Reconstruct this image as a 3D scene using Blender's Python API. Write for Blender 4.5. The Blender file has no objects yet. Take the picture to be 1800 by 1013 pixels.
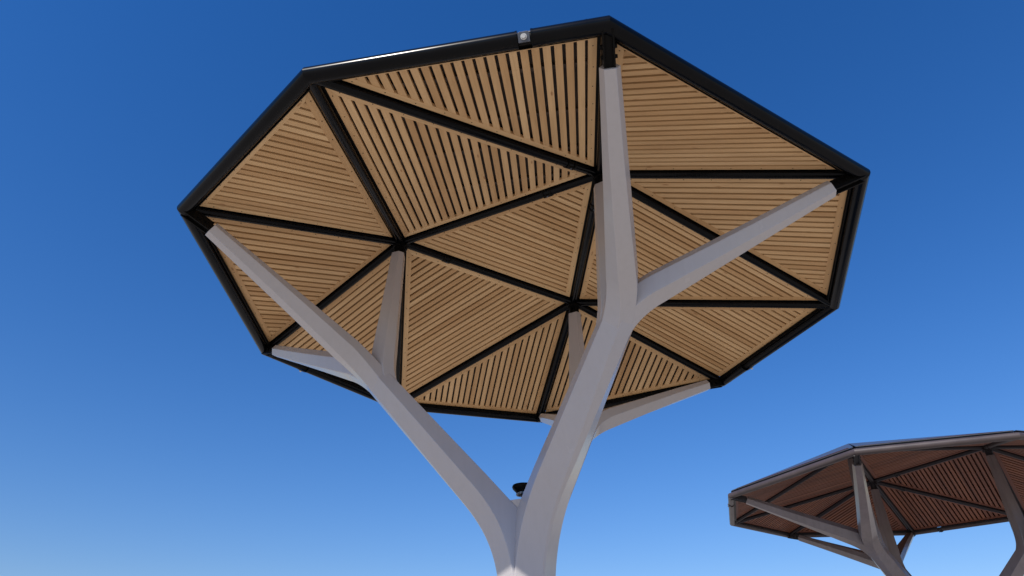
import bpy, bmesh, math, random
from math import radians, sin, cos, pi
from mathutils import Vector, Matrix

random.seed(7)
sc = bpy.context.scene
C = sc.collection

# ------------------------------------------------------------------ camera
R = 3.2                                   # radius of a canopy's rim, metres
EYE = 1.60                                # height of the photographer's lens
RIM_Z = EYE + 1.16740551 * R              # height of the rim above the paving
CAM_YAW, CAM_PITCH, CAM_ROLL = 3.63343807, 0.577440307, 0.00321259
cam_pos = Vector((1.65242056 * R, 0.839514978 * R, EYE))
fw = Vector((cos(CAM_PITCH) * cos(CAM_YAW), cos(CAM_PITCH) * sin(CAM_YAW), sin(CAM_PITCH)))
r0 = Vector((sin(CAM_YAW), -cos(CAM_YAW), 0))
u0 = r0.cross(fw)
rt = r0 * cos(CAM_ROLL) + u0 * sin(CAM_ROLL)
up = -r0 * sin(CAM_ROLL) + u0 * cos(CAM_ROLL)
cd = bpy.data.cameras.new('camera')
cd.sensor_width = 36
cd.lens = 1206.57349 / 1800 * 36
cd.clip_start, cd.clip_end = 0.05, 5000
cam = bpy.data.objects.new('camera', cd)
C.objects.link(cam)
cam.matrix_world = Matrix(((rt.x, up.x, -fw.x, cam_pos.x), (rt.y, up.y, -fw.y, cam_pos.y),
                           (rt.z, up.z, -fw.z, cam_pos.z), (0, 0, 0, 1)))
sc.camera = cam

# ------------------------------------------------------------------ sky, sun, exposure
SUN_AZ, SUN_EL = radians(-5), radians(41.4)
w = bpy.data.worlds.new('World')
sc.world = w
w.use_nodes = True
nt = w.node_tree
sky = nt.nodes.new('ShaderNodeTexSky')
sky.sky_type = 'NISHITA'
sky.sun_disc = False
sky.sun_elevation = SUN_EL
sky.sun_rotation = radians(90) - SUN_AZ
sky.altitude = 0
sky.air_density, sky.dust_density, sky.ozone_density = 1.5, 0.0, 3.0
hs = nt.nodes.new('ShaderNodeHueSaturation')
hs.inputs['Saturation'].default_value = 1.21
tint = nt.nodes.new('ShaderNodeMixRGB')             # colour rendering of the camera: a cooler, deeper blue
tint.blend_type = 'MULTIPLY'; tint.inputs['Fac'].default_value = 1; tint.inputs['Color2'].default_value = (0.66, 0.725, 1.0, 1)
nt.links.new(sky.outputs[0], tint.inputs['Color1'])
nt.links.new(tint.outputs[0], hs.inputs['Color'])
nt.links.new(hs.outputs[0], nt.nodes['Background'].inputs[0])
nt.nodes['Background'].inputs[1].default_value = 0.128
sd = bpy.data.lights.new('sun', 'SUN')
sd.energy = 5.0
sd.angle = radians(0.53)
sd.color = (1.0, 0.95, 0.87)
sun = bpy.data.objects.new('sun', sd)
C.objects.link(sun)
sun.rotation_euler = Vector((cos(SUN_EL) * cos(SUN_AZ), cos(SUN_EL) * sin(SUN_AZ), sin(SUN_EL))).to_track_quat('Z', 'Y').to_euler()
sun.location = (10, 0, 12)
sc.view_settings.view_transform = 'Standard'
sc.view_settings.look = 'None'
sc.view_settings.gamma = 1
sc.view_settings.exposure = 0
sc.view_settings.use_curve_mapping = False

# ------------------------------------------------------------------ materials
def new_mat(name, rough=0.5, metal=0.0, coat=0.0):
    m = bpy.data.materials.new(name)
    m.use_nodes = True
    b = m.node_tree.nodes['Principled BSDF']
    b.inputs['Roughness'].default_value = rough
    b.inputs['Metallic'].default_value = metal
    b.inputs['Coat Weight'].default_value = coat
    return m, m.node_tree.nodes, m.node_tree.links, b

def ramp(n, stops):
    r = n.new('ShaderNodeValToRGB')
    e = r.color_ramp.elements
    e[0].position, e[0].color = stops[0][0], (*stops[0][1], 1)
    e[1].position, e[1].color = stops[-1][0], (*stops[-1][1], 1)
    for p, c in stops[1:-1]:
        x = e.new(p); x.color = (*c, 1)
    return r

def paint(name, col, rough, var=0.08, scale=3.0, coat=0.0, metal=0.0, wave=0.0, streak=0.0, spec=0.5):
    m, n, l, b = new_mat(name, rough, metal, coat)
    b.inputs['Specular IOR Level'].default_value = spec
    tc = n.new('ShaderNodeTexCoord')
    no = n.new('ShaderNodeTexNoise'); no.inputs['Scale'].default_value = scale; no.inputs['Detail'].default_value = 6
    l.new(tc.outputs['Object'], no.inputs['Vector'])
    lo = tuple(c * (1 - var) for c in col); hi = tuple(min(1, c * (1 + var)) for c in col)
    r = ramp(n, [(0.3, lo), (0.7, hi)])
    l.new(no.outputs['Fac'], r.inputs['Fac'])
    out = r.outputs['Color']
    if streak:                                            # rain streaks and fine dust, stretched down the steel
        mp = n.new('ShaderNodeMapping'); mp.inputs['Scale'].default_value = (22, 22, 1.6)
        l.new(tc.outputs['Object'], mp.inputs['Vector'])
        s = n.new('ShaderNodeTexNoise'); s.inputs['Scale'].default_value = 1.0; s.inputs['Detail'].default_value = 5
        l.new(mp.outputs[0], s.inputs['Vector'])
        sr = ramp(n, [(0.45, (1, 1, 1)), (0.75, (1 - streak, 1 - streak * 1.05, 1 - streak * 1.15))])
        l.new(s.outputs['Fac'], sr.inputs['Fac'])
        mx = n.new('ShaderNodeMixRGB'); mx.blend_type = 'MULTIPLY'; mx.inputs['Fac'].default_value = 1
        l.new(out, mx.inputs['Color1']); l.new(sr.outputs['Color'], mx.inputs['Color2'])
        out = mx.outputs['Color']
    l.new(out, b.inputs['Base Color'])
    rr = n.new('ShaderNodeMapRange')
    rr.inputs['To Min'].default_value = rough * 0.8; rr.inputs['To Max'].default_value = min(1, rough * 1.3)
    l.new(no.outputs['Fac'], rr.inputs['Value']); l.new(rr.outputs[0], b.inputs['Roughness'])
    if wave:                                              # slight unevenness of rolled plate
        n2 = n.new('ShaderNodeTexNoise'); n2.inputs['Scale'].default_value = 4.0; n2.inputs['Detail'].default_value = 2
        l.new(tc.outputs['Object'], n2.inputs['Vector'])
        bp = n.new('ShaderNodeBump'); bp.inputs['Strength'].default_value = wave; bp.inputs['Distance'].default_value = 0.01
        l.new(n2.outputs['Fac'], bp.inputs['Height']); l.new(bp.outputs[0], b.inputs['Normal'])
    return m

def wood(name, cols, pitch, joined=False, dull=0.0):
    """Timber with the grain along local X.  One tone per board: Object Info for single slats,
    the board's index across local Y where slats are joined."""
    m, n, l, b = new_mat(name, 0.62)
    tc = n.new('ShaderNodeTexCoord')
    oi = n.new('ShaderNodeObjectInfo')
    if joined:
        sp = n.new('ShaderNodeSeparateXYZ'); l.new(tc.outputs['Object'], sp.inputs[0])
        dv = n.new('ShaderNodeMath'); dv.operation = 'DIVIDE'; dv.inputs[1].default_value = pitch
        l.new(sp.outputs['Y'], dv.inputs[0])
        fl = n.new('ShaderNodeMath'); fl.operation = 'FLOOR'; l.new(dv.outputs[0], fl.inputs[0])
        ad = n.new('ShaderNodeMath'); ad.operation = 'ADD'; l.new(fl.outputs[0], ad.inputs[0]); l.new(oi.outputs['Random'], ad.inputs[1])
        wn = n.new('ShaderNodeTexWhiteNoise'); wn.noise_dimensions = '1D'; l.new(ad.outputs[0], wn.inputs['W'])
        rnd = wn.outputs['Value']
    else:
        rnd = oi.outputs['Random']
    off = n.new('ShaderNodeCombineXYZ')
    ml = n.new('ShaderNodeMath'); ml.operation = 'MULTIPLY'; ml.inputs[1].default_value = 37.0
    l.new(rnd, ml.inputs[0])
    for i in range(3): l.new(ml.outputs[0], off.inputs[i])
    va = n.new('ShaderNodeVectorMath'); va.operation = 'ADD'
    l.new(tc.outputs['Object'], va.inputs[0]); l.new(off.outputs[0], va.inputs[1])
    mp = n.new('ShaderNodeMapping'); mp.inputs['Scale'].default_value = (1.6, 46, 46)
    l.new(va.outputs[0], mp.inputs['Vector'])
    g = n.new('ShaderNodeTexNoise'); g.inputs['Scale'].default_value = 1.0; g.inputs['Detail'].default_value = 8; g.inputs['Distortion'].default_value = 0.6
    l.new(mp.outputs[0], g.inputs['Vector'])
    mp2 = n.new('ShaderNodeMapping'); mp2.inputs['Scale'].default_value = (1.1, 7, 7)
    l.new(va.outputs[0], mp2.inputs['Vector'])
    g2 = n.new('ShaderNodeTexNoise'); g2.inputs['Scale'].default_value = 1.0; g2.inputs['Detail'].default_value = 4
    l.new(mp2.outputs[0], g2.inputs['Vector'])
    base = ramp(n, [(0.0, cols[0]), (0.45, cols[1]), (1.0, cols[2])]); l.new(rnd, base.inputs['Fac'])
    gr = ramp(n, [(0.30, (0.90, 0.88, 0.85)), (0.62, (1.04, 1.035, 1.025))]); l.new(g.outputs['Fac'], gr.inputs['Fac'])
    gr2 = ramp(n, [(0.30, (0.86, 0.80, 0.72)), (0.65, (1.06, 1.05, 1.03))]); l.new(g2.outputs['Fac'], gr2.inputs['Fac'])
    m1 = n.new('ShaderNodeMixRGB'); m1.blend_type = 'MULTIPLY'; m1.inputs['Fac'].default_value = 0.9
    l.new(base.outputs['Color'], m1.inputs['Color1']); l.new(gr.outputs['Color'], m1.inputs['Color2'])
    m2 = n.new('ShaderNodeMixRGB'); m2.blend_type = 'MULTIPLY'; m2.inputs['Fac'].default_value = 1.0
    l.new(m1.outputs['Color'], m2.inputs['Color1']); l.new(gr2.outputs['Color'], m2.inputs['Color2'])
    # knots
    mp3 = n.new('ShaderNodeMapping'); mp3.inputs['Scale'].default_value = (2.6, 9, 9)
    l.new(va.outputs[0], mp3.inputs['Vector'])
    vo = n.new('ShaderNodeTexVoronoi'); vo.inputs['Scale'].default_value = 1.0
    l.new(mp3.outputs[0], vo.inputs['Vector'])
    kr = ramp(n, [(0.045, (0.55, 0.38, 0.26)), (0.10, (1, 1, 1))]); l.new(vo.outputs['Distance'], kr.inputs['Fac'])
    m3 = n.new('ShaderNodeMixRGB'); m3.blend_type = 'MULTIPLY'; m3.inputs['Fac'].default_value = 0.8
    l.new(m2.outputs['Color'], m3.inputs['Color1']); l.new(kr.outputs['Color'], m3.inputs['Color2'])
    l.new(m3.outputs['Color'], b.inputs['Base Color'])
    bp = n.new('ShaderNodeBump'); bp.inputs['Strength'].default_value = 0.25; bp.inputs['Distance'].default_value = 0.002
    l.new(g.outputs['Fac'], bp.inputs['Height']); l.new(bp.outputs[0], b.inputs['Normal'])
    return m

PITCH, SLAT_W = 0.0760, 0.0540
MAT = {}
MAT['pale'] = paint('pale_grey_gloss_paint', (0.475, 0.447, 0.447), 0.24, var=0.02, scale=2.2, coat=0.1, wave=0.02, streak=0.035)
MAT['black'] = paint('black_gloss_paint', (0.0025, 0.0027, 0.0035), 0.2, var=0.2, scale=5, spec=0.14)
MAT['black_flat'] = paint('black_satin_steel', (0.004, 0.0037, 0.0034), 0.5, var=0.2, scale=9, spec=0.12)
MAT['galv'] = paint('galvanised_steel', (0.62, 0.62, 0.60), 0.45, var=0.15, scale=40, metal=0.55)
MAT['grey_plate'] = paint('grey_zinc_plate', (0.075, 0.085, 0.105), 0.4, var=0.15, scale=30)
MAT['deck'] = paint('grey_brown_deck_sheet', (0.06, 0.045, 0.035), 0.6, var=0.4, scale=6)
MAT['roof'] = paint('dark_roof_sheet', (0.06, 0.06, 0.065), 0.30, var=0.15, scale=3)
MAT['wood'] = wood('honey_pine_slats', [(0.59, 0.36, 0.165), (0.67, 0.43, 0.21), (0.725, 0.485, 0.25)], PITCH)
MAT['wood_dark'] = wood('slats_far_light_tone', [(0.155, 0.056, 0.028), (0.20, 0.072, 0.036), (0.25, 0.094, 0.046)], PITCH, joined=True)  # far slats: their different light is put into a darker, redder tone
MAT['wood_dark_one'] = wood('boards_far_light_tone', [(0.145, 0.048, 0.025), (0.165, 0.056, 0.029), (0.19, 0.066, 0.034)], PITCH)
MAT['bronze'] = paint('steel_far_light_tone', (0.21, 0.172, 0.168), 0.30, var=0.12, scale=2.5, coat=0.2, wave=0.1, streak=0.15)  # far limbs: different light put into a darker, browner steel tone
MAT['bronze_dark'] = paint('sunlit_bronze_tone', (0.066, 0.048, 0.045), 0.42, var=0.2, scale=4)  # far rim: sunlight put into a lighter tube tone than the beams
MAT['beam2'] = paint('shaded_beam_tone', (0.016, 0.011, 0.013), 0.4, var=0.2, scale=8, spec=0.3)  # far beams: shade put into a darker tone than the rim tube
MAT['deck2'] = paint('black_brown_deck', (0.055, 0.016, 0.010), 0.7, var=0.3, scale=8, spec=0.2)
MAT['bronze_black'] = paint('bronze_black_steel', (0.018, 0.014, 0.016), 0.5, var=0.2, scale=8)

# ------------------------------------------------------------------ mesh helpers
def obj(name, bm, mat, parent=None, sharp=30, matrix=None, bevel=0.0):
    me = bpy.data.meshes.new(name)
    bmesh.ops.recalc_face_normals(bm, faces=bm.faces)
    bm.to_mesh(me); bm.free()
    me.materials.append(mat)
    if sharp is not None:
        for p in me.polygons: p.use_smooth = True
        me.set_sharp_from_angle(angle=radians(sharp))
    o = bpy.data.objects.new(name, me)
    C.objects.link(o)
    if matrix is not None: o.matrix_world = matrix
    if parent:
        o.parent = parent                                  # thing-local space: parents sit at the origin while building
        if matrix is not None: o.matrix_local = matrix
    if bevel:
        bv = o.modifiers.new('bevel', 'BEVEL'); bv.width = bevel; bv.segments = 2; bv.limit_method = 'ANGLE'; bv.angle_limit = radians(30)
    return o

def under(child, part, m_child, m_part):
    """child under part; both matrices given in the thing's space"""
    child.parent = part
    child.matrix_local = m_part.inverted() @ m_child

def loft(bm, rings, cap=True, closed=True):
    vs = [[bm.verts.new(p) for p in r] for r in rings]
    k = len(vs[0])
    for a, b in zip(vs[:-1], vs[1:]):
        for i in range(k if closed else k - 1):
            j = (i + 1) % k
            bm.faces.new((a[i], a[j], b[j], b[i]))
    if cap:
        bm.faces.new(vs[0][::-1]); bm.faces.new(vs[-1])
    return vs

def frame(t, side):
    t = t.normalized()
    b = (side - t * side.dot(t)).normalized()
    return t, b, t.cross(b)

def tube(bm, p0, p1, rad, seg=20, n0=None, n1=None, cap=True):
    """a round tube; n0/n1: normals of mitre planes at its ends"""
    t = (p1 - p0).normalized()
    s = Vector((0, 0, 1)) if abs(t.z) < 0.9 else Vector((1, 0, 0))
    _, b, n = frame(t, s)
    rings = []
    for p, nn in ((p0, n0), (p1, n1)):
        ring = []
        for k in range(seg):
            a = 2 * pi * k / seg
            q = p + b * (rad * cos(a)) + n * (rad * sin(a))
            if nn is not None:
                q = q + t * ((p - q).dot(nn) / t.dot(nn))
            ring.append(q)
        rings.append(ring)
    loft(bm, rings, cap)

def box(bm, c, ax, ay, az, sx, sy, sz):
    """box centred at c with unit axes and full sizes"""
    vs = {}
    for i in (-1, 1):
        for j in (-1, 1):
            for k in (-1, 1):
                vs[i, j, k] = bm.verts.new(c + ax * (i * sx / 2) + ay * (j * sy / 2) + az * (k * sz / 2))
    for f in (((-1,-1,-1),(-1,1,-1),(-1,1,1),(-1,-1,1)), ((1,-1,-1),(1,-1,1),(1,1,1),(1,1,-1)),
              ((-1,-1,-1),(-1,-1,1),(1,-1,1),(1,-1,-1)), ((-1,1,-1),(1,1,-1),(1,1,1),(-1,1,1)),
              ((-1,-1,-1),(1,-1,-1),(1,1,-1),(-1,1,-1)), ((-1,-1,1),(-1,1,1),(1,1,1),(1,-1,1))):
        bm.faces.new([vs[k] for k in f])

def prism(bm, poly, up_, h):
    a = [bm.verts.new(p) for p in poly]
    b = [bm.verts.new(p + up_ * h) for p in poly]
    bm.faces.new(a); bm.faces.new(b[::-1])
    for i in range(len(a)):
        j = (i + 1) % len(a)
        bm.faces.new((a[i], b[i], b[j], a[j]))

def clip(poly, axis, val, keep_greater):
    """clip a 2D polygon by coordinate axis = val"""
    out = []
    for i in range(len(poly)):
        p, q = poly[i], poly[(i + 1) % len(poly)]
        dp = (p[axis] - val) * (1 if keep_greater else -1)
        dq = (q[axis] - val) * (1 if keep_greater else -1)
        if dp >= 0: out.append(p)
        if dp * dq < 0:
            t = dp / (dp - dq)
            out.append((p[0] + (q[0] - p[0]) * t, p[1] + (q[1] - p[1]) * t))
    return out

def inset(tri, d):
    """inset a 2D CCW triangle; d[i] is the distance for edge i -> i+1"""
    L = []
    for i in range(3):
        p, q = tri[i], tri[(i + 1) % 3]
        ex, ey = q[0] - p[0], q[1] - p[1]
        k = math.hypot(ex, ey); ex /= k; ey /= k
        L.append((p[0] - ey * d[i], p[1] + ex * d[i], ex, ey))
    out = []
    for i in range(3):                                    # vertex i = line i-1 x line i
        x1, y1, a1, b1 = L[i - 1]; x2, y2, a2, b2 = L[i]
        det = a1 * b2 - b1 * a2
        t = ((x2 - x1) * b2 - (y2 - y1) * a2) / det
        out.append((x1 + a1 * t, y1 + b1 * t))
    return out

def bez(p, n):
    out = []
    for i in range(n + 1):
        t = i / n
        if len(p) == 3: out.append(p[0] * (1-t)**2 + p[1] * (2*t*(1-t)) + p[2] * t*t)
        else: out.append(p[0]*(1-t)**3 + p[1]*(3*t*(1-t)**2) + p[2]*(3*t*t*(1-t)) + p[3]*t**3)
    return out

def tag(o, label, cat, group=None, kind=None):
    if label: o['label'] = label
    if cat: o['category'] = cat
    if group: o['group'] = group
    if kind: o['kind'] = kind
    return o

# ------------------------------------------------------------------ setting
def ground():
    m, n, l, b = new_mat('pale_concrete_paving', 0.85)
    tc = n.new('ShaderNodeTexCoord')
    no = n.new('ShaderNodeTexNoise'); no.inputs['Scale'].default_value = 0.6; no.inputs['Detail'].default_value = 10
    l.new(tc.outputs['Object'], no.inputs['Vector'])
    r = ramp(n, [(0.3, (0.42, 0.36, 0.29)), (0.7, (0.52, 0.46, 0.38))]); l.new(no.outputs['Fac'], r.inputs['Fac'])
    sp = n.new('ShaderNodeTexNoise'); sp.inputs['Scale'].default_value = 90; sp.inputs['Detail'].default_value = 4
    l.new(tc.outputs['Object'], sp.inputs['Vector'])
    r2 = ramp(n, [(0.35, (0.86, 0.86, 0.86)), (0.65, (1.05, 1.05, 1.05))]); l.new(sp.outputs['Fac'], r2.inputs['Fac'])
    mx = n.new('ShaderNodeMixRGB'); mx.blend_type = 'MULTIPLY'; mx.inputs['Fac'].default_value = 1
    l.new(r.outputs['Color'], mx.inputs['Color1']); l.new(r2.outputs['Color'], mx.inputs['Color2'])
    l.new(mx.outputs['Color'], b.inputs['Base Color'])
    bm = bmesh.new()
    rings = [6, 20, 80, 400, 2500]
    prev = None; c = bm.verts.new((0, 0, 0))
    for rr in rings:
        cur = [bm.verts.new((rr * cos(2*pi*k/48), rr * sin(2*pi*k/48), 0)) for k in range(48)]
        for k in range(48):
            j = (k + 1) % 48
            if prev is None: bm.faces.new((c, cur[k], cur[j]))
            else: bm.faces.new((prev[k], cur[k], cur[j], prev[j]))
        prev = cur
    o = obj('ground', bm, m)
    o['kind'] = 'structure'
ground()

# ------------------------------------------------------------------ one canopy
R2, BETA, R3, Z2, Z3 = 1.01163669, 23.5314187, 0.411494329, 0.00761985, 0.211204549
def nodes():
    g = {}
    def p(r, a, z): return Vector((r * R * cos(radians(a)), r * R * sin(radians(a)), RIM_Z + z * R))
    for k, (s, a, b, q) in enumerate((('A','B','C','Q'), ('D','E','F','R'), ('I','G','H','P'))):
        g[s] = p(1, 120 * k, 0); g[a] = p(R2, 120 * k + 60 - BETA, Z2)
        g[b] = p(R2, 120 * k + 60 + BETA, Z2); g[q] = p(R3, 120 * k + 60, Z3)
    return g
G = nodes()
RING = 'ABCDEFIGH'
RIM = [(RING[i], RING[(i + 1) % 9]) for i in range(9)]
BEAMS = ['AP','HP','GP','IP', 'AQ','BQ','CQ','DQ', 'DR','ER','FR','IR', 'PQ','QR','PR']
# three corners, and after the colon the edge the slats run along
PANELS = ['ABQ:BQ','BCQ:CQ','CDQ:CQ', 'DER:ER','EFR:FR','FIR:FR', 'IGP:GP','GHP:HP','HAP:HP',
          'APQ:AP','DQR:DQ','IRP:IR','PQR:PR']
RT, BT = 0.057, 0.041                                      # rim and beam tube radii
IN_RIM, IN_BEAM = 0.077, 0.060
BOARD = 0.058
LIFT = 0.012                                               # underside of the boards above the tube centres
Z = Vector((0, 0, 1))

def build_panel(root, spec, mats, singles, budget):
    SLAT_W = mats['slat_width']
    tri, run = spec.split(':')
    P3 = [G[c] for c in tri]
    nrm = (P3[1] - P3[0]).cross(P3[2] - P3[0]).normalized()
    if nrm.z < 0:
        P3 = [P3[0], P3[2], P3[1]]; tri = tri[0] + tri[2] + tri[1]; nrm = -nrm
    d = (G[run[1]] - G[run[0]]).normalized()
    e = nrm.cross(d)
    cen = (P3[0] + P3[1] + P3[2]) / 3
    M = Matrix(((d.x, e.x, nrm.x, cen.x), (d.y, e.y, nrm.y, cen.y), (d.z, e.z, nrm.z, cen.z), (0, 0, 0, 1)))
    T2 = [((p - cen).dot(d), (p - cen).dot(e)) for p in P3]
    ins = []
    for i in range(3):
        pair = (tri[i], tri[(i + 1) % 3])
        ins.append(IN_RIM if pair in RIM or pair[::-1] in RIM else IN_BEAM)
    outer = inset(T2, ins)
    inner = inset(outer, [BOARD] * 3)
    # the panel itself: deck sheet above the slats, with battens it is nailed to
    bm = bmesh.new()
    wide = inset(T2, [k - 0.002 for k in ins])
    prism(bm, [Vector((x, y, LIFT + 0.060)) for x, y in wide], Z, 0.012)
    panel = obj('ceiling_panel', bm, mats['deck'], root, None, matrix=M)
    I = Matrix.Identity(4)
    # joists round the edge close the cavity
    bm = bmesh.new()
    rim_in = inset(outer, [0.028] * 3)
    for i in range(3):
        j = (i + 1) % 3
        q = [outer[i], outer[j], rim_in[j], rim_in[i]]
        prism(bm, [Vector((x, y, LIFT + 0.0300)) for x, y in q], Z, 0.029)
    obj('joist_frame', bm, mats['dark'], panel, None)
    for i in range(3):
        j = (i + 1) % 3
        q = [outer[i], outer[j], inner[j], inner[i]]
        a = Vector((*outer[i], 0)); bb = Vector((*outer[j], 0))
        ex = (bb - a).normalized(); ey = Z.cross(ex)
        mid = (a + bb) / 2
        bm = bmesh.new()
        # keep a hair of mitre joint between boards
        s = 0.0012
        pts = [((Vector((x, y, 0)) - mid).dot(ex), (Vector((x, y, 0)) - mid).dot(ey)) for x, y in q]
        pts = [(pts[0][0] + s, pts[0][1]), (pts[1][0] - s, pts[1][1]), (pts[2][0] - s, pts[2][1]), (pts[3][0] + s, pts[3][1])]
        prism(bm, [Vector((x, y, 0)) for x, y in pts], Z, 0.0285)
        mm = Matrix(((ex.x, ey.x, 0, mid.x), (ex.y, ey.y, 0, mid.y), (0, 0, 1, LIFT + random.uniform(-0.0006, 0.0006)), (0, 0, 0, 1)))
        obj('edge_board', bm, mats['board'], panel, None, matrix=mm)
    # cross battens above the slats, across their run
    xs = [p[0] for p in inner]; ys = [p[1] for p in inner]
    step = 0.62
    x = min(xs) + 0.3 + random.uniform(0, 0.15)
    while x < max(xs) - 0.2:
        q = clip(clip(inner, 0, x - 0.024, True), 0, x + 0.024, False)
        bm = bmesh.new()
        if len(q) >= 3:
            prism(bm, [Vector((a, b_, LIFT + 0.0325)) for a, b_ in q], Z, 0.026)
            obj('batten', bm, mats['batten'], panel, None)
        else: bm.free()
        x += step
    # slats
    lo, hi = min(ys), max(ys)
    n = max(1, int(round((hi - lo - (PITCH - SLAT_W)) / PITCH)))
    start = lo + ((hi - lo) - (n * PITCH - (PITCH - SLAT_W))) / 2
    jb = None if singles else bmesh.new()
    for k in range(n + 1):
        y0 = start + k * PITCH - (0 if k else 0)
        y1 = y0 + SLAT_W
        q = clip(clip(inner, 1, max(y0, lo), True), 1, min(y1, hi), False)
        q2 = []
        for p in q:
            if not q2 or math.hypot(p[0] - q2[-1][0], p[1] - q2[-1][1]) > 0.002: q2.append(p)
        if len(q2) > 2 and math.hypot(q2[0][0] - q2[-1][0], q2[0][1] - q2[-1][1]) < 0.002: q2.pop()
        if len(q2) < 3: continue
        if max(p[1] for p in q2) - min(p[1] for p in q2) < 0.006: continue
        zz = LIFT + 0.0022 + random.uniform(-0.0012, 0.0012)
        if not singles:
            prism(jb, [Vector((a, b_, zz)) for a, b_ in q2], Z, 0.0265); continue
        cx = sum(p[0] for p in q2) / len(q2); cy = sum(p[1] for p in q2) / len(q2)
        bm = bmesh.new()
        prism(bm, [Vector((a - cx, b_ - cy, 0)) for a, b_ in q2], Z, 0.0265)
        mm = Matrix.Translation((cx, cy, zz)) @ Matrix.Rotation(random.uniform(-1, 1) * 0.0008, 4, 'Z')
        obj('slat', bm, mats['slat'], panel, None, matrix=mm)
        budget[0] += 1
    if not singles:
        o = obj('slats', jb, mats['slat'], panel, None); o['kind'] = 'stuff'
    # screw heads along the edge boards
    bm = bmesh.new()
    for i in range(3):
        j = (i + 1) % 3
        a = Vector((*outer[i], 0)); bb = Vector((*outer[j], 0))
        ex = (bb - a).normalized(); ey = Z.cross(ex); L = (bb - a).length
        m_ = max(2, int(L / 0.27))
        for k in range(m_ + 1):
            t = 0.13 + (L - 0.26) * k / m_
            c = a + ex * t + ey * (BOARD * (0.42 + random.uniform(-0.08, 0.08))) + Z * (LIFT - 0.0018)
            prism(bm, [c + Vector((0.0048 * cos(q * pi / 3), 0.0048 * sin(q * pi / 3), 0)) for q in range(6)], Z, 0.004)
    o = obj('screws', bm, mats['screw'], panel, None); o['kind'] = 'stuff'
    return panel

# --- cross sections of limbs and arms: (lateral, outward) unit shapes
def sect(c, b, n, s):
    return [c + b * x + n * y for x, y in s]
TRUNK_S = [(0.002, 0.069), (0.0606, 0.035), (0.020, -0.012), (-0.020, -0.012), (-0.0606, 0.035), (-0.002, 0.069)]
LIMB_S = [(0.005, 0.053), (0.060, 0.014), (0.046, -0.034), (-0.046, -0.034), (-0.060, 0.014), (-0.005, 0.053)]
FORK_S = [(0.024, 0.050), (0.060, 0.006), (0.046, -0.036), (-0.046, -0.036), (-0.060, 0.006), (-0.024, 0.050)]
def mixs(a, b, t): return [((1 - t) * p[0] + t * q[0], (1 - t) * p[1] + t * q[1]) for p, q in zip(a, b)]
def scl(s, k): return [(x * k * R, y * k * R) for x, y in s]

def pol(az, r, z): return Vector((r * R * cos(az), r * R * sin(az), RIM_Z + z * R))
FORK = (0.444, -0.280)
TIP_IN = (0.415, 0.160)
TIP_OUT = (0.937, -0.020, 22.1)
LIMB_SLOPE = Vector((FORK[0] - 0.131, FORK[1] + 0.611)).normalized()

def build_limb(root, az, mats):
    side = Vector((-sin(az), cos(az), 0)); out = Vector((cos(az), sin(az), 0))
    SL = LIMB_SLOPE.y / LIMB_SLOPE.x
    IR, IZ = FORK[0] - 0.034 * LIMB_SLOPE.y, FORK[1] + 0.034 * LIMB_SLOPE.x
    ks = [(0, -1.667), (0, -1.3), (0, -1.1)]
    pts = [pol(az, r, z) for r, z in ks]
    a = pol(az, 0.0, -0.92); m1 = pol(az, 0.0, -0.79); m2 = pol(az, 0.045, -0.705); e_ = pol(az, 0.135, -0.607)
    curve = bez([a, m1, m2, e_], 18)
    fk = pol(az, *FORK)
    fk = fk + (e_ - fk).normalized() * (0.012 * R)
    straight = [e_.lerp(fk, t) for t in (0.25, 0.5, 0.75)] + [fk]
    pts += curve + straight
    total = len(pts)
    rings = []
    for i, p in enumerate(pts):
        t = (pts[min(i + 1, total - 1)] - pts[max(i - 1, 0)])
        t, b, n = frame(t, side)                           # t x side: outward for an upright path
        if i < 3: s = TRUNK_S; k = 1.0
        elif i < 3 + 19:
            f = (i - 3) / 18; f = f * f * (3 - 2 * f)
            s = mixs(TRUNK_S, LIMB_S, f); k = 1.0
        else:
            f = (i - 21) / 4
            s = mixs(LIMB_S, FORK_S, f); k = 1.0 - 0.20 * f
        if n.dot(out) < 0: n = -n
        ring = sect(p, b, n, scl(s, k))
        if i < 22:                                         # the inner edge runs straight down into the crotch
            for q, lat in ((2, 1), (3, -1)):
                v = ring[q]
                rr = v.dot(out)
                # distance along -n to the straight inner edge
                nr, nz = n.dot(out), n.z
                pr, pz = p.dot(out), p.z - RIM_Z
                # solve (pr, pz) - d (nr, nz) on the line z = IZ + (r - IR) * SL
                den = -nz + nr * SL
                d = (IZ * R + (pr - IR * R) * SL - pz) / den if abs(den) > 1e-6 else 0
                rn = pr - d * nr; zn = pz - d * nz
                if rn < -0.015 * R: 
                    d = (pr + 0.015 * R) / nr; rn = pr - d * nr; zn = pz - d * nz
                ring[q] = out * rn + Vector((0, 0, RIM_Z + zn)) + side * (lat * 0.046 * R)
        rings.append(ring)
    # rounded end of the limb inside the fork
    t, b, n = frame(pts[-1] - pts[-2], side)
    if n.z > 0: n = -n
    rings.append(sect(fk + t * 0.04 * R, b, n, scl(FORK_S, 0.55)))
    bm = bmesh.new(); loft(bm, rings)
    obj('limb', bm, mats['steel'], root, 28, bevel=0.003)
    return [(r[4], r[1]) for r in rings[:24]]

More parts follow.
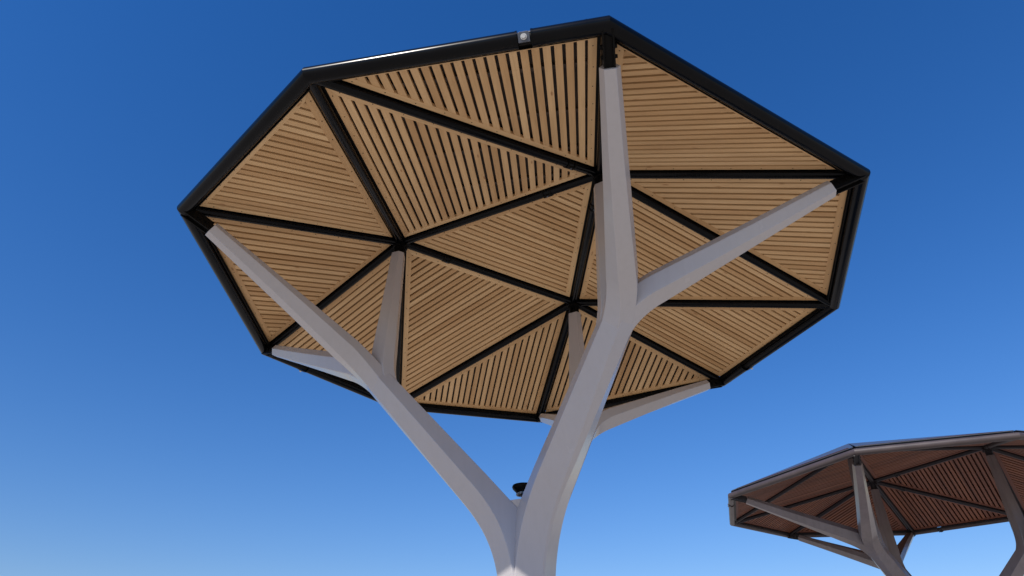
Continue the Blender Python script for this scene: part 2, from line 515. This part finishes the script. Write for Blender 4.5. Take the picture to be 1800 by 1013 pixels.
ARM_S = [(0.020, 0.032), (0.037, -0.003), (0.025, -0.029), (-0.025, -0.029), (-0.037, -0.003), (-0.020, 0.032)]
def build_arm(root, az, kind, mats):
    tl = pol(az, *FORK)
    out = Vector((cos(az), sin(az), 0))
    side = Vector((-sin(az), cos(az), 0))
    dl = (out * LIMB_SLOPE.x + Z * LIMB_SLOPE.y).normalized()
    start = tl - dl * (0.065 * R)
    if kind == 0:
        tip = pol(az, *TIP_IN)
        start = tl - dl * (0.09 * R)
        corner = tl - dl * (0.03 * R) + Z * 0.01 * R
    else:
        tip = pol(az + kind * radians(TIP_OUT[2]), TIP_OUT[0], TIP_OUT[1])
        corner = tl + dl * (0.020 * R)
    dt = (tip - corner).normalized()
    bend_end = corner + dt * (0.095 * R if kind else 0.09 * R)
    pts = bez([start, corner, bend_end], 14) + [bend_end.lerp(tip, t) for t in (0.33, 0.66, 1.0)]
    rings = []; N = len(pts)
    L = [0]
    for i in range(1, N): L.append(L[-1] + (pts[i] - pts[i - 1]).length)
    for i, p in enumerate(pts):
        t = pts[min(i + 1, N - 1)] - pts[max(i - 1, 0)]
        if i == 0: t = dl.copy()
        tn = t.normalized()
        f = L[i] / L[-1]; fs = f * f * (3 - 2 * f)
        if kind == 0: sv = side
        else: sv = side * (1 - fs) + Z.cross(tn) * fs
        tn, b, n = frame(tn, sv)
        if kind == 0:
            if n.dot(out) < 0: n = -n
        elif n.z > 0: n = -n
        g = min(1, L[i] / L[14]); g = g * g * (3 - 2 * g)
        ka = 1.12 - (0.52 if kind else 0.46) * max(0, (f - L[14] / L[-1]) / (1 - L[14] / L[-1])) ** 0.9
        a_ = scl(FORK_S, 0.775 if kind else 0.74); c_ = scl(ARM_S, ka)
        rings.append(sect(p, b, n, mixs(a_, c_, g)))
    bm = bmesh.new(); loft(bm, rings)
    o = obj('arm', bm, mats['steel'], root, 28, bevel=0.004)
    # bracket of two plates and a pin between the arm's end and the canopy node
    return o, tip, (pts[-1] - pts[-2]).normalized()

def build_bracket(root, tip, tdir, node, mats):
    bm = bmesh.new()
    d = (node - tip); L = d.length; d.normalize()
    s = Z.cross(d) if abs(d.z) < 0.9 else tdir.cross(Z)
    if s.length < 1e-3: s = Vector((1, 0, 0))
    d, s, n = frame(d, s)
    a = tip - tdir * 0.05
    # stub inside the arm end, then two cheek plates and a spacer
    box(bm, tip + tdir * 0.01, tdir, s, tdir.cross(s).normalized(), 0.09, 0.066, 0.055)
    c = tip.lerp(node, 0.51)
    for k in (-1, 1):
        box(bm, c + s * (0.033 * k), d, s, n, L * 0.94, 0.012, 0.095)
    box(bm, c, d, s, n, L * 0.9, 0.05, 0.045)
    tube(bm, c - s * 0.055, c + s * 0.055, 0.016, 10)
    tube(bm, c - s * 0.055 - d * 0.07, c + s * 0.055 - d * 0.07, 0.013, 10)
    return obj('bracket', bm, mats['dark'], root, 30)

def build_canopy(mats, label, group, singles, budget):
    root = bpy.data.objects.new('shade_canopy', None)
    RT = mats['rim_radius']
    root.empty_display_size = 0.5
    C.objects.link(root)
    tag(root, label, 'canopy', group)
    # steelwork
    webs = []
    for az in (60, 180, 300):
        a = radians(az)
        webs.append(build_limb(root, a, mats))
    inner = {60: 'Q', 180: 'R', 300: 'P'}
    outs = {60: ('B', 'C'), 180: ('E', 'F'), 300: ('G', 'H')}
    for az in (60, 180, 300):
        a = radians(az)
        for kind in (0, -1, 1):
            o, tip, td = build_arm(root, a, kind, mats)
            node = G[inner[az]] if kind == 0 else G[outs[az][0 if kind < 0 else 1]]
            tgt = node + Vector((0, 0, -0.01))
            build_bracket(root, tip, td, tgt, mats)
    # trunk core: three shallow ridges between the limbs, flat on top where they part
    bm = bmesh.new()
    rings = []
    for z, rr, lt in ((-1.66, 0.010, 0.030), (-0.72, 0.010, 0.030), (-0.673, 0.0250, 0.0455), (-0.6525, 0.0445, 0.0455)):
        ring = []
        for az in (60, 180, 300):
            o_ = Vector((cos(radians(az)), sin(radians(az)), 0)); s_ = Vector((-o_.y, o_.x, 0))
            ring += [o_ * (rr * R) + s_ * (k * lt * R) + Z * (RIM_Z + z * R) for k in (-1, 1)]
        rings.append(ring)
    loft(bm, rings)
    obj('trunk', bm, mats['steel'], root, 20)
    # rim tubes, mitred
    for i, (a, b) in enumerate(RIM):
        prv = RING[(i - 1) % 9]; nxt = RING[(i + 2) % 9]
        t = (G[b] - G[a]).normalized()
        n0 = (t + (G[a] - G[prv]).normalized()).normalized()
        n1 = (t + (G[nxt] - G[b]).normalized()).normalized()
        bm = bmesh.new()
        joint = (a, b) in (('A', 'B'), ('D', 'E'), ('I', 'G'))
        if joint:
            f = 0.738; L = (G[b] - G[a]).length; gap = 0.092
            c = G[a].lerp(G[b], f)
            tube(bm, G[a], c - t * gap / 2, RT, 28, n0=n0)
            tube(bm, c + t * gap / 2, G[b], RT, 28, n1=n1)
            sm = G[a].lerp(G[b], 1 - 0.125 / L * 1.0)
            tube(bm, sm - t * 0.003, sm + t * 0.003, RT + 0.0016, 28)
            for q in (c - t * (gap / 2 + 0.004), c + t * (gap / 2 + 0.004)):
                tube(bm, q - t * 0.006, q + t * 0.006, RT + 0.0022, 28)
        else:
            tube(bm, G[a], G[b], RT, 28, n0=n0, n1=n1)
        rt_ = obj('rim_tube', bm, mats['tube'], root, 40)
        out = Vector((t.y, -t.x, 0)).normalized()
        # flange that carries the panels along the inside of the rim
        bm = bmesh.new()
        inn = -out
        fa, fb = G[a] + inn * 0.046 + Z * 0.016, G[b] + inn * 0.046 + Z * 0.016
        sh = 0.052 * math.tan(radians(20))
        fa += t * sh; fb -= t * sh
        m_ = (fa + fb) / 2
        box(bm, m_, t, inn, Z, (fb - fa).length, 0.068, 0.010)
        box(bm, m_ + inn * 0.024 - Z * 0.010, t, inn, Z, (fb - fa).length - 0.02, 0.006, 0.028)
        box(bm, m_ - inn * 0.008 + Z * 0.038, t, inn, Z, (fb - fa).length, 0.006, 0.038)
        obj('rim_flange', bm, mats['dark'], root, None)
        if joint:
            bm = bmesh.new()
            tube(bm, c - t * gap * 0.6, c + t * gap * 0.6, 0.036, 20)
            obj('coupling', bm, mats['dark'], rt_, 30)
            bm = bmesh.new()
            on = (out * 0.80 - Z * 0.60).normalized()
            vv = t.cross(on).normalized()
            pc = c + on * 0.044
            poly = []
            for x, y in ((-0.038, 0.034), (-0.038, -0.022), (-0.028, -0.034), (0.028, -0.034), (0.038, -0.022), (0.038, 0.034)):
                poly.append(pc + t * x + vv * y)
            prism(bm, poly, on, 0.010)
            obj('coupling_plate', bm, mats['zinc'], rt_, None, bevel=0.0015)
            bm = bmesh.new()
            bc = pc + on * 0.010
            tube(bm, bc, bc + on * 0.004, 0.021, 18)
            tube(bm, bc + on * 0.004, bc + on * 0.024, 0.0155, 6)
            obj('bolt', bm, mats['galv'], rt_, 30)
    # beams
    for nm in BEAMS:
        a, b = G[nm[0]], G[nm[1]]
        t = (b - a).normalized()
        ia = 0.05
        bm = bmesh.new()
        tube(bm, a + t * ia, b - t * 0.03, BT, 20)
        rim_inner = nm in BEAMS[:12]
        beam = obj('beam', bm, mats['beam'], root, 40)
        bm = bmesh.new()
        s = Z.cross(t).normalized(); n = t.cross(s)
        if n.z < 0: n = -n
        m_ = (a + b) / 2 + Z * 0.028
        box(bm, m_, t, s, n, (b - a).length - 0.16, 0.118, 0.008)
        obj('flange', bm, mats['dark'], beam, None)
        # clamped joint near one end of some beams
        js = {'AQ': 0.86, 'DR': 0.86, 'IP': 0.80, 'PQ': 0.76, 'QR': 0.20, 'PR': 0.24}
        if nm in js:
            c = a.lerp(b, js[nm])
            bm = bmesh.new()
            tube(bm, c - t * 0.045, c - t * 0.030, BT + 0.007, 20)
            tube(bm, c + t * 0.030, c + t * 0.045, BT + 0.007, 20)
            box(bm, c - n * (BT + 0.002), t, s, n, 0.075, 0.034, 0.012)
            cl = obj('clamp', bm, mats['dark'], beam, 30)
            bm = bmesh.new()
            tube(bm, c - n * (BT + 0.006), c - n * (BT + 0.020), 0.0085, 8)
            obj('bolt', bm, mats['zinc'], beam, 30)
    for h in 'PQR':
        bm = bmesh.new()
        tube(bm, G[h] - Z * 0.06, G[h] + Z * 0.05, 0.062, 18)
        tube(bm, G[h] - Z * 0.075, G[h] - Z * 0.06, 0.075, 18)
        for k in range(6):
            aa = k * pi / 3
            q = G[h] + Vector((0.058 * cos(aa), 0.058 * sin(aa), -0.075))
            tube(bm, q, q - Z * 0.014, 0.010, 6)
        obj('hub', bm, mats['dark'], root, 30)
    # panels
    for sp in PANELS:
        build_panel(root, sp, mats, singles, budget)
    # roof sheets laid over the frame, one per bay, slightly uneven at the rim
    for sp in PANELS:
        tri = sp[:3]
        P3 = [G[c].copy() for c in tri]
        nrm = (P3[1] - P3[0]).cross(P3[2] - P3[0]).normalized()
        if nrm.z < 0: P3 = [P3[0], P3[2], P3[1]]; nrm = -nrm
        cc = (P3[0] + P3[1] + P3[2]) / 3
        bm = bmesh.new()
        q = [cc + (p - cc) * (0.975 if (p - Vector((0, 0, p.z))).length > 0.6 * R else 0.998) + Z * (0.108 if (p - Vector((0, 0, p.z))).length < 0.6 * R else RT + 0.023 + random.uniform(0, 0.006)) for p in P3]
        prism(bm, q, Z, 0.010)
        obj('roof_sheet', bm, mats['roof'], root, None)
    return root

mats1 = dict(slat_width=0.0520, rim_radius=0.057, steel=MAT['pale'], tube=MAT['black'], dark=MAT['black_flat'], deck=MAT['deck'], board=MAT['wood'],
             slat=MAT['wood'], beam=MAT['black'], batten=MAT['deck'], screw=MAT['black_flat'], galv=MAT['galv'], zinc=MAT['grey_plate'], roof=MAT['roof'])
mats2 = dict(slat_width=0.0470, rim_radius=0.049, steel=MAT['bronze'], tube=MAT['bronze_dark'], dark=MAT['bronze_black'], deck=MAT['deck2'], board=MAT['wood_dark_one'],
             slat=MAT['wood_dark'], beam=MAT['beam2'], batten=MAT['deck2'], screw=MAT['bronze_black'], galv=MAT['grey_plate'], zinc=MAT['bronze_dark'], roof=MAT['roof'])  # far canopy: its different light is put into these separate material tones
count = [0]
GROUP = 'tree shaped shade canopies on forked steel trunks'
near = build_canopy(mats1, 'large nearby canopy of honey coloured timber slats with black tubes on pale grey forked trunk', GROUP, True, count)
far = build_canopy(mats2, 'smaller distant canopy, its slats and trunk toned darker for different light, cut by the right edge', GROUP, False, count)
print('slats:', count[0])
# place the far one: rotation, offset and a slight lean about the rim centre
q0, tx, ty, tz, wx, wy = -1.65802993, -2.69597078, 0.995040581, -0.0795259605, -8.99527244e-04, 2.74189400e-02
piv = Vector((0, 0, RIM_Z))
lean = Matrix.Rotation(math.hypot(wx, wy), 4, Vector((wx, wy, 0)).normalized())
rz = Matrix.Rotation(-(-q0) , 4, 'Z')
# (the fit used row vectors: x' = x cos q + (-y) sin q ... i.e. a rotation by +q about Z)
far.matrix_world = Matrix.Translation(Vector((tx, ty, tz)) * R) @ Matrix.Translation(piv) @ lean @ rz @ Matrix.Translation(-piv)

# ------------------------------------------------------------------ lamp standing in the crotch of the near trunk
def floodlight():
    root = bpy.data.objects.new('floodlight', None); C.objects.link(root)
    base = Vector((0.004, -0.022, RIM_Z - 0.6525 * R + 0.001))
    root.location = base
    tag(root, 'small round black floodlight standing where the pale grey trunk forks', 'light fitting')
    bm = bmesh.new()
    tube(bm, Vector((0, 0, 0)), Vector((0, 0, 0.105)), 0.020, 14)
    tube(bm, Vector((0, 0, 0)), Vector((0, 0, 0.008)), 0.045, 18)
    obj('stem', bm, MAT['black_flat'], root, 30)
    bm = bmesh.new()
    prof = [(0.0, 0.090), (0.050, 0.092), (0.064, 0.101), (0.072, 0.114), (0.096, 0.138), (0.102, 0.154), (0.097, 0.168), (0.068, 0.174), (0.0, 0.174)]
    rings = []
    for r_, z_ in prof[1:-1]:
        rings.append([Vector((r_ * cos(2 * pi * k / 28), r_ * sin(2 * pi * k / 28), z_)) for k in range(28)])
    loft(bm, rings)
    obj('lamp_head', bm, MAT['black_flat'], root, 35)
    bm = bmesh.new()
    for k in range(28):
        a = 2 * pi * k / 28
        c = Vector((0.058 * cos(a), 0.058 * sin(a), 0.092))
        u = Vector((cos(a), sin(a), 0)); v = Vector((-sin(a), cos(a), 0))
        box(bm, c, u, v, Z, 0.018, 0.005, 0.014)
    obj('cooling_fins', bm, MAT['galv'], root, None)
floodlight()
